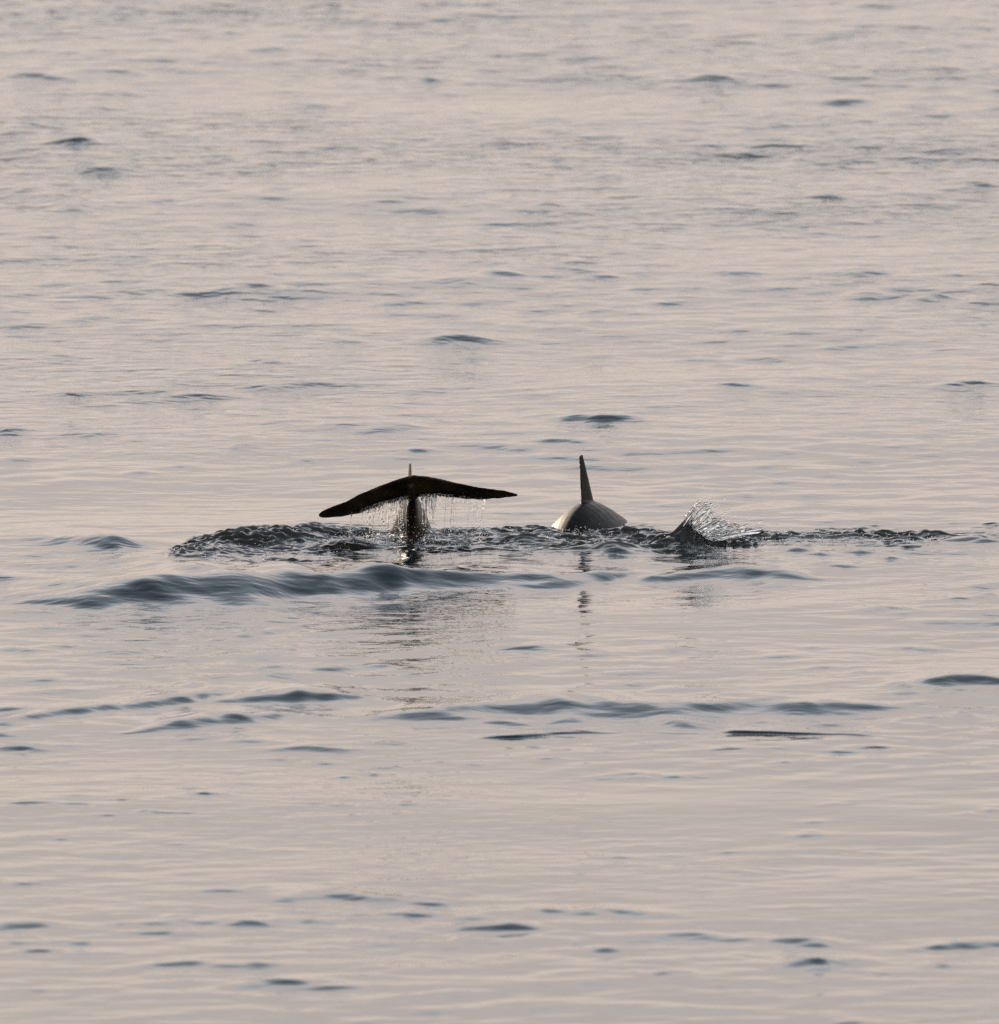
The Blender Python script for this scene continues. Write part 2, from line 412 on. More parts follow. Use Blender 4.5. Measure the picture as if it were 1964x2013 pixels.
def add_ridges(X, Y, Z, xs, ys):
    for pts, deg, back in [(a, b, 2.4) for a, b in RIDGES] + [(a, b, 6.0) for a, b in SHARP]:
        s = math.tan(R(deg))
        rows = []
        for (px, py, h) in pts:
            x0, y0 = ground(px, py)
            m = KPX * math.hypot(y0, CAM_H)
            sn = CAM_H / math.hypot(y0, CAM_H)
            Lv = h * m / (1.15 * (sn + 0.8 * s))
            A = s * Lv / 0.86
            if back > 3: Lv = max(Lv, .0125)
            x1, y1 = ground(px, py, A)
            rows.append((x1, y1, A, Lv))
        r = np.array(rows)
        i0, i1 = np.searchsorted(xs, (r[0, 0] - .15, r[-1, 0] + .15))
        if i1 - i0 < 3: continue
        xx = xs[i0:i1]
        fx = np.linspace(r[0, 0], r[-1, 0], 200)
        def sm(c):
            v = np.interp(fx, r[:, 0], r[:, c])
            nk = 31 if back < 3 else 9
            k = np.hanning(nk)
            k /= k.sum()
            return np.convolve(np.pad(v, nk // 2, mode='edge'), k, 'valid')
        yc, A, Lv = (np.interp(xx, fx, sm(c)) for c in (1, 2, 3))
        eb = .15 if back < 3 else .03
        end = np.clip((xx - r[0, 0] + eb) / eb, 0, 1) * np.clip((r[-1, 0] + eb - xx) / eb, 0, 1)
        j0, j1 = np.searchsorted(ys, (yc.min() - 5 * Lv.max(), yc.max() + 3 * back * Lv.max()))
        v = Y[j0:j1, i0:i1] - yc[None, :]
        w = np.where(v < 0, v / Lv[None, :], v / (back * Lv[None, :]))
        Z[j0:j1, i0:i1] += (A[None, :] * end[None, :] ** 2 * np.exp(-w * w)).astype(np.float32)

def wavelet_list():
    out = []
    g = np.random.default_rng(21)
    kin = []                                             # each stronger wavelet trails a few fainter ones
    for (cx, cy, L, h, d, tilt) in RIPPLES:
        for _ in range(2 if d > .5 else 1):
            kin.append((cx + g.normal() * L * .8, cy + g.normal() * 9 + 3, L * g.uniform(.5, 1.2), h * g.uniform(.5, .9), d * g.uniform(.35, .7), tilt + g.normal() * 2))
    for lst, sharp in ((RIPPLES + kin, 0), (LIPS, 1)):
        for (cx, cy, L, h, d, tilt) in lst:
            x0, y0 = ground(cx, cy)
            rngf = y0 / DIST
            m = KPX * math.hypot(y0, CAM_H)                 # metres per photo pixel there
            sn = CAM_H / math.hypot(y0, CAM_H)
            s = math.tan(R(3.0 + 11.0 * d)) if not sharp else math.tan(R(4 + 26 * d))
            if not sharp and any(a_ < cx < b_ and c_ < cy < d_ for a_, b_, c_, d_ in RIDGE_BOX): s *= .22
            if cy < 620 and not sharp: s *= .72
            hp = h * m * (1.15 if not sharp else .62)
            Lv = hp / (1.25 * (sn + 0.75 * s))
            A = s * Lv / 0.86
            x0, y0 = ground(cx, cy + 0.45 * A / m)
            ang = math.atan(math.tan(R(tilt)) / sn)
            ang = max(-0.9, min(0.9, ang + g.normal() * 0.05))
            out.append((x0, y0 + 0.55 * Lv, (0.50 if not sharp else .42) * L * m, Lv, A, ang, g.uniform(0, 6.28), sharp))
    return out
WAVELETS = wavelet_list()

def heights(xs, ys, fine=True):
    X, Y = np.meshgrid(xs, ys)
    fade = np.clip((np.abs(X) - 6.0) / 8.0, 0, 1)
    fade = np.maximum(fade, np.clip((np.abs(Y - 89) - 24) / 14.0, 0, 1))
    Z = sample(BASE, X, Y) * (1 - fade) * (0.58 + 0.42 * np.clip((Y - 73) / 11.0, 0, 1))
    Z = Z + sample(FAR, X, Y) * (np.clip((Y - 85) / 20.0, 0, 1) ** 1.3) * (1 - fade)
    add_ridges(X, Y, Z, xs, ys)
    for (x0, y0, Lu, Lv, A, ang, ph, sharp) in WAVELETS:
        c, s = math.cos(ang), math.sin(ang)
        ex = 2.4 * Lu * abs(c) + 5 * Lv
        ey = 2.4 * Lu * abs(s) + 6 * Lv
        i0, i1 = np.searchsorted(xs, (x0 - ex, x0 + ex))
        j0, j1 = np.searchsorted(ys, (y0 - ey, y0 + ey))
        if i1 <= i0 or j1 <= j0: continue
        dx = X[j0:j1, i0:i1] - x0
        dy = Y[j0:j1, i0:i1] - y0
        u = dx * c + dy * s
        v = -dx * s + dy * c
        v = v + Lv * (0.55 * np.sin(u / Lu * 1.7 + ph) + 0.25 * np.sin(u / Lu * 4.3 + 2 * ph))
        w = np.where(v < 0, v / Lv, v / (2.2 * Lv if not sharp else 7 * Lv))
        along = np.exp(-np.abs(u / Lu) ** 2.0)
        Z[j0:j1, i0:i1] += (A * along * np.exp(-w * w)).astype(np.float32)
    return X, Y, Z

# ---- the churned strip round the animals: outline given by photo columns -> far row, near row
BAND_X = [318, 340, 380, 430, 480, 540, 600, 660, 720, 800, 900, 1000, 1080, 1160, 1240, 1320, 1400, 1470, 1540, 1640, 1740, 1800, 1860, 1920, 2000]
BAND_F = [1104, 1092, 1076, 1062, 1054, 1052, 1049, 1050, 1052, 1050, 1050, 1050, 1050, 1050, 1050, 1050, 1052, 1050, 1050, 1048, 1046, 1050, 1052, 1048, 1046]
BAND_N = [1112, 1118, 1120, 1121, 1122, 1118, 1108, 1098, 1082, 1088, 1096, 1092, 1086, 1082, 1082, 1086, 1088, 1078, 1068, 1066, 1072, 1072, 1066, 1068, 1062]
bx = np.array([ground(a, 1075)[0] for a in BAND_X])
bfar = np.array([ground(982, f)[1] for f in BAND_F])
bnear = np.array([ground(982, f)[1] for f in BAND_N])
def band_mask(X, Y, soft=0.34):
    yf = np.interp(X, bx, bfar)
    yn = np.interp(X, bx, bnear)
    wob = sample(EDGE, X * 1.0 + 3.1, Y)
    yf = yf + .07 * wob
    yn = yn + .11 * wob - .05
    a = np.clip((Y - yn) / soft + 0.2, 0, 1)
    b_ = np.clip((yf - Y) / soft + 0.8, 0, 1)
    e = np.clip((X - bx[0]) / 0.06, 0, 1) * np.clip((bx[-1] - X) / 0.08, 0, 1) * np.clip((2.4 - (X / bx[-1]) * 1.75), .35, 1)
    m = a * b_ * e
    return m * m * (3 - 2 * m)

# ---- the sea sheet: fine where the camera looks, coarse out to the horizon
def graded(core, lo, hi, grow=1.35):
    a = list(core)
    st = a[-1] - a[-2]
    right = []
    x = a[-1]
    while x < hi:
        st *= grow
        x += st
        right.append(x)
    st = a[1] - a[0]
    left = []
    x = a[0]
    while x > lo:
        st *= grow
        x -= st
        left.append(x)
    return np.array(left[::-1] + a + right)

def y_core():
    y, out = 69.5, []
    sharp = [ground(982, r)[1] for r in (1700, 1425)]
    main = [ground(982, r)[1] for r in (1466, 1426)]
    while y < 110:
        out.append(y)
        if main[0] < y < main[1]: y += 0.0048
        elif sharp[0] < y < sharp[1]: y += 0.0115
        else: y += 0.0165 * (y / 74.0)
    return out
xs = graded(np.concatenate([np.arange(-4.2, -2.7, 0.05), np.arange(-2.7, 2.7, 0.0155), np.arange(2.7, 4.2, 0.05)]), -6000, 6000)
ys = graded(y_core(), -200, 9000)
X, Y, Z = heights(xs, ys)
MSK = band_mask(X, Y)
sea = grid_object('sea', xs, ys, Z - 0.03 * np.clip(MSK * 3 - 1.2, 0, 1), M_SEA)
tag(sea, kind='structure')
NSEA = len(xs) * len(ys)

# ---- churned water sheet
cx0, cx1 = bx[0] - 0.05, bx[-1] + 0.05
cy0, cy1 = bnear.min() - 0.25, bfar.max() + 0.25
pxs = np.arange(cx0, cx1, 0.0048)
pys = np.arange(cy0, cy1, 0.0095)
X, Y, Zb = heights(pxs, pys)
MSK = band_mask(X, Y)
T1 = spectrum_field(1024, 512, 0.0034, 0.0095, 0.045, 0.30, 1.5, 1.0, wind=-12, spread=1.6, seed=31)
T2 = spectrum_field(1024, 512, 0.0030, 0.0095, 0.020, 0.07, 1.0, 1.0, wind=-10, spread=0.6, seed=32)
T3 = spectrum_field(1024, 512, 0.0048, 0.0095, 0.15, 0.6, 1.5, 1.0, wind=-5, spread=0.8, seed=33)
h1, h2 = T1 / T1.std(), T2 / T2.std()
h3 = T3 / T3.std()
ridge = 1.0 - np.abs(h1)
turb = 0.0066 * ridge + 0.0027 * h2 + 0.0055 * h3
ny_, nx_ = X.shape
turb = turb[:ny_, :nx_]
amp = np.clip(1.08 + 0.36 * sample(EDGE, X * .7 + 5, Y * .55 + 2), .45, 1.7)
amp = amp * np.interp(X, [bx[18] - .1, bx[18] + .15], [1.0, .62])
Zc = Zb + MSK * amp * (turb - 0.001)
# humps raised in the strip: column, row, half length, half depth (photo px / metres), height in photo px
for (hx, hy, hl, hd, hh) in ((620, 1052, 55, .10, 20), (560, 1058, 60, .12, 9), (470, 1068, 70, .16, 13), (395, 1088, 60, .16, 9),
                             (720, 1056, 40, .10, 10), (950, 1058, 60, .12, 8), (1075, 1052, 30, .10, 12), (1040, 1072, 60, .10, 9),
                             (1260, 1056, 60, .10, 10), (1560, 1056, 60, .08, 5), (1700, 1056, 90, .09, 6), (690, 1078, 50, .1, 7),
                             (1220, 1082, 34, .06, 12), (860, 1074, 70, .1, 7)):
    gx, gy = ground(hx, hy)
    pm = KPX * gy
    Zc += (hh * pm * np.exp(-((X - gx) / (hl * pm)) ** 2 - ((Y - gy) / hd) ** 2) * np.clip(MSK * 2, 0, 1)).astype(np.float32)
Zc = np.where(MSK > 0.02, Zc + 0.002 * np.clip(MSK * 4, 0, 1), Zb) - 0.004 * np.clip(1 - MSK * 4, 0, 1)
churn = grid_object('churned_water', pxs, pys, Zc, M_CHURN)
tag(churn, 'strip of choppy broken water stirred up around the two dolphins', 'churned water', kind='stuff')

# ------------------------------------------------------------------ dolphins
def loft(stations, n=40):
    """Closed tube along the animal; each station: centre, tangent (in the vertical plane of travel), half width, height up, height down, keel."""
    V, F = [], []
    for k, (c, w, hu, hd, keel) in enumerate(stations):
        a = stations[max(k - 1, 0)][0]
        b_ = stations[min(k + 1, len(stations) - 1)][0]
        tan = (b_ - a).normalized()
        side = Vector((1, 0, 0)) - tan * tan.x
        side.normalize()
        up = side.cross(tan).normalized()
        for j in range(n):
            q = 2 * math.pi * j / n
            cs, sn = math.cos(q), math.sin(q)
            ex = keel if sn > 0 else 1.0
            xx = math.copysign(abs(cs) ** ex, cs) * w
            zz = math.copysign(abs(sn) ** ex, sn) * (hu if sn > 0 else hd)
            V.append(c + side * xx + up * zz)
    m = len(stations)
    for k in range(m - 1):
        for j in range(n):
            F.append((k * n + j, k * n + (j + 1) % n, (k + 1) * n + (j + 1) % n, (k + 1) * n + j))
    F.append(tuple(range(n))[::-1])
    F.append(tuple((m - 1) * n + j for j in range(n)))
    return V, F

def smooth_stations(st, k=5):
    """Catmull-Rom through the given stations."""
    P = [np.array([*s[0], *s[1:]], dtype=float) for s in st]
    P = [2 * P[0] - P[1]] + P + [2 * P[-1] - P[-2]]
    out = []
    for i in range(1, len(P) - 2):
        for q in range(k):
            t = q / k
            v = 0.5 * ((2 * P[i]) + (P[i + 1] - P[i - 1]) * t + (2 * P[i - 1] - 5 * P[i] + 4 * P[i + 1] - P[i + 2]) * t * t
                       + (3 * P[i] - P[i - 1] - 3 * P[i + 1] + P[i + 2]) * t ** 3)
            out.append(v)
    out.append(P[-2])
    return [(Vector(v[:3]), max(v[3], .004), max(v[4], .004), max(v[5], .004), v[6]) for v in out]

def foil_skin(sections):
    """A fin: each section gives leading point, trailing point, thickness and the direction of thickness."""
    prof = [(0, 0), (.05, .62), (.18, .95), (.35, 1), (.6, .78), (.82, .5), (1, .30), (1, -.30), (.82, -.5), (.6, -.78), (.35, -1), (.18, -.95), (.05, -.62)]
    V, F = [], []
    n = len(prof)
    for (le, te, th, nrm) in sections:
        for (u, v) in prof:
            V.append(le.lerp(te, u) + nrm * (v * th * 0.5))
    for k in range(len(sections) - 1):
        for j in range(n):
            F.append((k * n + j, k * n + (j + 1) % n, (k + 1) * n + (j + 1) % n, (k + 1) * n + j))
    F.append(tuple(range(n))[::-1])
    F.append(tuple((len(sections) - 1) * n + j for j in range(n)))
    return V, F

def weld(name, shells, mat, origin, voxel=0.0040):
    """Grow the shells together into one continuous skin."""
    V, F = [], []
    for (v, f) in shells:
        k = len(V)
        V += [p - origin for p in v]
        F += [tuple(i + k for i in q) for q in f]
    o = link_mesh(name, V, F, mat, loc=origin)
    bm = bmesh.new()
    bm.from_mesh(o.data)
    # each shell on its own must face outwards
    bmesh.ops.recalc_face_normals(bm, faces=bm.faces)
    bm.to_mesh(o.data)
    bm.free()
    md = o.modifiers.new('remesh', 'REMESH')
    md.mode = 'VOXEL'
    md.voxel_size = voxel
    md.use_smooth_shade = True
    sm = o.modifiers.new('smooth', 'SMOOTH')
    sm.factor = 0.5
    sm.iterations = 3
    dg = bpy.context.evaluated_depsgraph_get()
    me = bpy.data.meshes.new_from_object(o.evaluated_get(dg))
    o.modifiers.clear()
    o.data = me
    if not me.materials: me.materials.append(mat)
    me.polygons.foreach_set('use_smooth', np.ones(len(me.polygons), dtype=bool))
    return o

def fluke_shell(yf):
    """Tail flukes seen from behind and below: upper (trailing) and lower (leading) edges measured across the span."""
    def pt(u, v): return 600 + u * .23635, 880 + v * .23635
    up = [(112, 556), (140, 530), (200, 500), (330, 455), (450, 390), (600, 330), (720, 285), (850, 245), (900, 238), (1000, 243), (1100, 260), (1250, 295), (1400, 325), (1500, 340), (1650, 357), (1730, 378), (1768, 393)]
    lo = [(112, 562), (140, 578), (200, 582), (330, 567), (450, 545), (600, 482), (720, 442), (800, 426), (880, 410), (960, 402), (1100, 390), (1250, 410), (1400, 427), (1500, 427), (1650, 416), (1730, 404), (1768, 396)]
    us = np.concatenate([np.linspace(112, 300, 8), np.linspace(335, 820, 14), np.linspace(840, 960, 13), np.linspace(985, 1600, 24), np.linspace(1640, 1768, 8)])
    secs = []
    for u in us:
        vu = np.interp(u, [a for a, _ in up], [b for _, b in up])
        vl = np.interp(u, [a for a, _ in lo], [b for _, b in lo])
        vl += 2.5 * math.sin(u * .071) * (u > 1150) + 2 * math.sin(u * .043 + 1) - 2
        vu += -6 * math.exp(-((u - 905) / 14) ** 2) + 5 * math.exp(-((u - 870) / 12) ** 2)
        f = abs(u - 890) / 890.0
        chord = (1 - f) ** .6 * .15 + .015
        te = at_depth(*pt(u, vu), yf - 0.05 - 0.02 * f)
        le = at_depth(*pt(u, vl), yf - 0.05 - 0.02 * f + chord)
        d = (te - le).normalized()
        nrm = d.cross(Vector((1, 0, 0))).normalized()
        secs.append((le, te, 0.010 + 0.022 * (1 - f) ** 1.2, nrm))
    return foil_skin(secs)

def fin_shell(base, fwd, up, side, h, chord, sweep, thick, lean=0.0):
    secs = []
    for k in range(13):
        t = k / 12
        c = chord * (1 - t) ** 0.85 * (1 - .12 * t) + 0.012
        mid = base + up * (h * t) + side * (lean * t)
        le = mid + fwd * (chord * .5 - sweep * t ** 1.1)
        te = le - fwd * c - fwd * (0.02 * t)
        fl = math.exp(-t / .07)
        secs.append((le + fwd * .012 * fl, te - fwd * .012 * fl, thick * (1 - t) ** .9 * (1 + .4 * fl) + .006, side))
    return foil_skin(secs)

# first dolphin: tail lifted out, flukes spread towards the camera, back arching away under water
YF = DIST - 0.48
root = at_depth(808, 960, YF)
def rel(x, y, z): return Vector((root.x + x, YF + y, z))
zr = root.z
st1 = [
 (rel(.000, -.02, zr + .020), .012, .020, .018, 1.0),
 (rel(.001, .06, zr - .008), .015, .030, .030, 1.0),
 (rel(.003, .14, zr - .055), .022, .042, .050, .95),
 (rel(.003, .24, zr - .105), .033, .058, .095, .95),
 (rel(.002, .34, zr - .160), .058, .102, .110, 1.3),
 (rel(.000, .47, zr - .250), .088, .150, .115, 1.45),
 (rel(-.004, .66, zr - .330), .112, .140, .140, 1.3),
 (rel(-.008, .98, zr - .390), .135, .155, .165, 1.0),
 (rel(-.010, 1.30, zr - .450), .150, .170, .180, 1.0),
 (rel(-.012, 1.58, zr - .520), .140, .160, .170, 1.0),
 (rel(-.012, 1.82, zr - .600), .112, .125, .130, 1.0),
 (rel(-.012, 1.98, zr - .670), .080, .090, .095, 1.0),
 (rel(-.012, 2.08, zr - .715), .042, .044, .044, 1.0),
 (rel(-.012, 2.22, zr - .780), .020, .020, .020, 1.0),
]
fin_b = at_depth(806, 950, YF + 1.02)
fin1 = fin_shell(Vector((fin_b.x, YF + 1.02, zr - .390 + .11)), Vector((-.10, .995, 0)), Vector((0, 0, 1)), Vector((.995, .10, 0)),
                 at_depth(806, 907, YF + 1.02).z - (zr - .390 + .11), .21, .10, .026, .0)
def flippers(c, sgn):
    out = []
    for s in (-1, 1):
        secs = []
        for k in range(7):
            t = k / 6
            le = c + Vector((s * (.10 + .20 * t), -.02 - .12 * t, -.04 - .16 * t))
            te = le + Vector((0, -(.10 * (1 - t) ** .7 + .015), -.01))
            secs.append((le, te, .022 * (1 - t) + .008, Vector((s * .5, 0, .86))))
        out.append(foil_skin(secs))
    return out
d1 = weld('dolphin', [loft(smooth_stations(st1)), fluke_shell(YF), fin1] + flippers(rel(-.01, 1.62, zr - .57), 1), M_SKIN_DARK, rel(0, .35, 0))
tag(d1, 'dark dolphin diving away with its broad tail flukes raised dripping above the water', 'dolphin', 'dolphins swimming away together')

# second dolphin: rounded back and upright fin, tail stock sloping down into the water
Y2 = DIST + 0.22
apex = at_depth(1152, 984, Y2)
tail2 = at_depth(1122, 1062, DIST - 0.07)
yaw = math.atan2(apex.x - tail2.x, Y2 - DIST - 0.07)
def rel2(d, z, x=0.0):
    return Vector((apex.x + math.sin(yaw) * d + x, Y2 + math.cos(yaw) * d, z))
za = apex.z
st2 = [
 (rel2(-1.02, -.46), .012, .018, .018, 1.0),
 (rel2(-.95, -.42), .018, .032, .030, 1.0),
 (rel2(-.80, -.335), .028, .052, .050, 1.1),
 (rel2(-.64, -.250), .050, .085, .075, 1.2),
 (rel2(-.42, -.200), .104, .115, .110, 1.35),
 (rel2(-.25, -.150), .156, .145, .150, 1.60),
 (rel2(-.10, -.120), .178, za + .099, .175, 1.48),
 (rel2(.06, -.115), .178, za + .108, .185, 1.32),
 (rel2(.26, -.185), .168, .180, .190, 1.0),
 (rel2(.48, -.290), .155, .170, .175, 1.0),
 (rel2(.70, -.410), .125, .135, .140, 1.0),
 (rel2(.86, -.500), .085, .095, .100, 1.0),
 (rel2(.95, -.550), .042, .044, .044, 1.0),
 (rel2(1.08, -.620), .020, .020, .020, 1.0),
]
tip2 = at_depth(1146, 897, Y2 - .02)
fb = at_depth(1157, 1000, Y2 + .02)
upv = (tip2 - fb)
hh = upv.length
upv = Vector((upv.x, 0, upv.z)).normalized()
fy = yaw + R(1)
fwd = Vector((math.sin(fy), math.cos(fy), 0))
sidev = fwd.cross(upv).normalized()
fin2 = fin_shell(fb, fwd, upv, sidev, hh, .110, .058, .012)
fl2 = []
for s in (-1, 1):                                     # submerged flukes
    secs = []
    for k in range(8):
        t = k / 7
        le = rel2(-.92 - .10 * t, -.41, s * .33 * t)
        te = rel2(-1.08 - .02 * t, -.49, s * .33 * t)
        secs.append((le, te, .024 * (1 - t) + .008, Vector((0, 0, 1))))
    fl2.append(foil_skin(secs))
d2 = weld('dolphin', [loft(smooth_stations(st2)), fin2] + fl2 + flippers(rel2(.50, -.38), 1), M_SKIN_GREY, rel2(0, 0))
tag(d2, 'grey dolphin showing only its rounded wet back and tall upright dorsal fin', 'dolphin', 'dolphins swimming away together')

# ------------------------------------------------------------------ splashing water
ICO = None
def ico(sub=1):
    bm = bmesh.new()
    bmesh.ops.create_icosphere(bm, subdivisions=sub, radius=1.0)
    bm.verts.ensure_lookup_table()
    v = np.array([p.co[:] for p in bm.verts])
    f = np.array([[q.index for q in fc.verts] for fc in bm.faces])
    bm.free()
    return v, f
ICO = ico(2)
ICO1 = ico(1)

class Drops:
    def __init__(self): self.v, self.f, self.n = [], [], 0
    def drop(self, p, r, stretch=(1, 1, 1), big=False):
        v, f = ICO if big else ICO1
        self.v.append(v * r * np.array(stretch) + np.array(p))
        self.f.append(f + self.n)
        self.n += len(v)
    def tube(self, pts, radii, n=5):
        pts = np.array(pts)
        m = len(pts)
        tan = np.gradient(pts, axis=0)
        tan /= np.linalg.norm(tan, axis=1)[:, None] + 1e-9
        a = np.cross(tan, [0.03, 1, 0.05])
        a /= np.linalg.norm(a, axis=1)[:, None] + 1e-9
        b_ = np.cross(tan, a)
        q = np.linspace(0, 2 * np.pi, n, endpoint=False)
        V = pts[:, None, :] + np.array(radii)[:, None, None] * (np.cos(q)[None, :, None] * a[:, None, :] + np.sin(q)[None, :, None] * b_[:, None, :])
        self.v.append(V.reshape(-1, 3))
        F = []
        for k in range(m - 1):
            for j in range(n):
                p, r_ = k * n + j, k * n + (j + 1) % n
                F += [(p, r_, r_ + n), (p, r_ + n, p + n)]
        for j in range(1, n - 1):
            F += [(0, j + 1, j), ((m - 1) * n, (m - 1) * n + j, (m - 1) * n + j + 1)]
        self.f.append(np.array(F) + self.n)
        self.n += m * n
    def build(self, name, mat, parent=None):
        V = np.concatenate(self.v)
        F = np.concatenate(self.f)
        me = bpy.data.meshes.new(name)
        me.vertices.add(len(V))
        off = np.array(parent.location) if parent else np.zeros(3)
        me.vertices.foreach_set('co', (V - off).astype(np.float32).reshape(-1))
        me.loops.add(F.size)
        me.loops.foreach_set('vertex_index', F.astype(np.int32).reshape(-1))
        me.polygons.add(len(F))
        me.polygons.foreach_set('loop_start', np.arange(0, F.size, 3, dtype=np.int32))
        me.polygons.foreach_set('loop_total', np.full(len(F), 3, dtype=np.int32))
        me.update(calc_edges=True)
        me.polygons.foreach_set('use_smooth', np.ones(len(F), dtype=bool))
        me.materials.append(mat)
        o = bpy.data.objects.new(name, me)
        COL.objects.link(o)
        if parent: o.parent = parent
        return o

def film(D, grid, th):
    nv, nu = len(grid), len(grid[0])
    A_ = np.array(grid).reshape(-1, 3)
    th = np.asarray(th).reshape(-1)
    off = np.stack([th * 0, th, th * 0], 1)
    n_ = nu * nv
    Ff = []
    for i in range(nv - 1):
        for j in range(nu - 1):
            a_, b_, c_, d_ = i * nu + j, i * nu + j + 1, (i + 1) * nu + j + 1, (i + 1) * nu + j
            Ff += [(a_, c_, b_), (a_, d_, c_), (n_ + a_, n_ + b_, n_ + c_), (n_ + a_, n_ + c_, n_ + d_)]
    bd = list(range(nu)) + [i * nu + nu - 1 for i in range(1, nv)] + [(nv - 1) * nu + j for j in range(nu - 2, -1, -1)] + [i * nu for i in range(nv - 2, 0, -1)]
    for k_ in range(len(bd)):
        a_, b_ = bd[k_], bd[(k_ + 1) % len(bd)]
        Ff += [(a_, b_, n_ + b_), (a_, n_ + b_, n_ + a_)]
    D.v.append(np.concatenate([A_ - off, A_ + off]))
    D.f.append(np.array(Ff) + D.n)
    D.n += 2 * n_

# water streaming off the flukes in two curtains of drops
LOW = [(640, 1018), (690, 1012), (720, 1000), (750, 990), (790, 980), (815, 976), (860, 973), (900, 977), (940, 981), (965, 981)]
def curtain(x0, x1, clusters, films, count, seed):
    g = np.random.default_rng(seed)
    D = Drops()
    px_ = [a for a, _ in LOW]
    py_ = [b for _, b in LOW]
    for (cc, cw, nth, lean0, rr) in clusters:
        for _ in range(nth):
            cx = cc + g.normal() * cw
            top = np.interp(cx, px_, py_) - 4
            y = YF + 0.02 + g.normal() * 0.025
            bot = 1072 + g.uniform(-10, 8)
            lean = lean0 + g.normal() * 2.5
            r = rr * g.uniform(.5, 1.25)
            brk = g.uniform(.12, .8)
            ph = g.uniform(0, 6)
            pts, rad = [], []
            for k in range(15):
                t = brk * k / 14
                pts.append(at_depth(cx + lean * t + math.sin(t * 14 + ph) * .5, top + (bot - top) * t, y))
                rad.append(r * (1.5 - 1.1 * k / 14) * (1 + .45 * math.sin(k * 1.7 + ph)))
            D.tube(pts, rad)
            n = int(g.uniform(3, 11))
            for k in range(n):
                t = brk + (1 - brk) * g.uniform(0, 1) ** .8
                D.drop(at_depth(cx + lean * t + g.normal() * 1.4, top + (bot - top) * t, y + g.normal() * .006), r * g.uniform(.5, 1.5), (1, 1, g.uniform(1, 2.6)))
    # torn films of water still clinging to the edge
    for (fa, fb, ln) in films:
        nu, nv = int((fb - fa) * .7) + 6, 11
        f1, f2, f3 = g.uniform(0, 6, 3)
        cxs = np.linspace(fa, fb, nu)
        edge = np.sin(np.linspace(0, np.pi, nu)) ** .5
        le_ = ln * edge * (.55 + .25 * np.sin(cxs * .42 + f1) + .2 * np.sin(cxs * .93 + f2)) + 1.5
        gr_ = []
        for i in range(nv):
            t = i / (nv - 1)
            row = []
            for j in range(nu):
                top = np.interp(cxs[j], px_, py_) - 4
                yy = YF + .015 + .008 * math.sin(cxs[j] * .55 + f3 + t * 1.5) + .005 * math.sin(cxs[j] * 1.1 + t * 3)
                row.append(np.array(at_depth(cxs[j] + 2.0 * t * math.sin(cxs[j] * .3 + f2), top + le_[j] * t, yy)))
            gr_.append(row)
        film(D, gr_, [.0018 * (1.15 - .75 * i / (nv - 1)) for i in range(nv) for j in range(nu)])
    for _ in range(count):
        cx = g.uniform(x0, x1) if g.uniform() < .6 else clusters[g.integers(len(clusters))][0] + g.normal() * 14
        top = np.interp(cx, px_, py_) + 2
        t = g.uniform(0, 1) ** .7
        D.drop(at_depth(cx + g.normal() * 2, top + (1074 - top) * t, YF + g.normal() * .06), .0005 + .0010 * g.uniform() ** 2.5)
    return D
ca = curtain(668, 800, [(690, 8, 3, -6, .0015), (735, 12, 8, -3, .0019), (765, 10, 10, -2, .0022), (788, 7, 8, -2, .0020)], [(700, 742, 34), (738, 778, 46), (770, 803, 62)], 1300, 1).build('falling_water', M_GLASS)
tag(ca, 'curtain of clear water drops streaming off the lower drooping fluke', 'falling water', 'water streaming off the flukes', 'stuff')
cb = curtain(828, 955, [(836, 5, 8, 5, .0022), (848, 4, 5, 2, .0016), (886, 8, 5, -2, .0015), (920, 12, 5, -4, .0014), (950, 4, 4, -12, .0017)], [(826, 858, 66), (852, 890, 40), (905, 956, 44)], 1500, 2).build('falling_water', M_GLASS)
tag(cb, 'curtain of clear water drops streaming off the level fluke', 'falling water', 'water streaming off the flukes', 'stuff')

# the splash thrown up beside the second dolphin
sx, sy = ground(1362, 1074)
spl = bpy.data.objects.new('splash', None)
COL.objects.link(spl)
spl.location = (sx, sy, 0)
tag(spl, 'peaked splash of clear water with a dark hollow thrown up beside the grey dolphin', 'splash')
pm = KPX * sy
prof_x = np.array([-130, -100, -70, -42, -21, -9, -2, 5, 21, 47, 73, 105, 130, 165]) * pm
prof_z = np.array([-8, 8, 18, 31, 49, 58, 50, 35, 22, 13, 10, 11, 6, -8]) * pm
gx = np.linspace(prof_x[0], prof_x[-1], 150)
gv = np.linspace(-1, 1, 61)
hx = np.interp(gx, prof_x, prof_z)
hx = np.convolve(np.pad(hx, 2, mode='edge'), np.ones(5) / 5, 'valid')
V = []
for j, v in enumerate(gv):
    for i, x in enumerate(gx):
        f = (1 - abs(v)) ** 1.35
        dep = (.10 if v < 0 else .14) * (1 + .4 * math.sin(i * .11))
        z = (hx[i] + .02) * f - .02
        # strands drawn up towards the peak
        st = math.sin((x * 150 - z * 190) + 1.5 * math.sin(j * .7)) * .0045 + math.sin(x * 210 - z * 330 + j * .9) * .0026
        st *= min(1, max(0, z * 30 + .4))
        V.append((x + v * .01, v * dep + st * .6, z + st))
F = [(j * 150 + i, j * 150 + i + 1, (j + 1) * 150 + i + 1, (j + 1) * 150 + i) for j in range(60) for i in range(149)]
link_mesh('crest', V, F, M_CHURN, spl)
g = np.random.default_rng(77)
J = Drops()
def lpt(px, py, y): return np.array([px * pm, y, py * pm])
outline = [(4, 82), (21, 96), (36, 85), (50, 77), (62, 60), (81, 47), (115, 44), (142, 34), (150, 20)]
starts = [(-18, 46), (-12, 46), (-5, 42), (0, 38), (6, 33), (14, 26), (24, 19), (38, 13), (52, 9)]
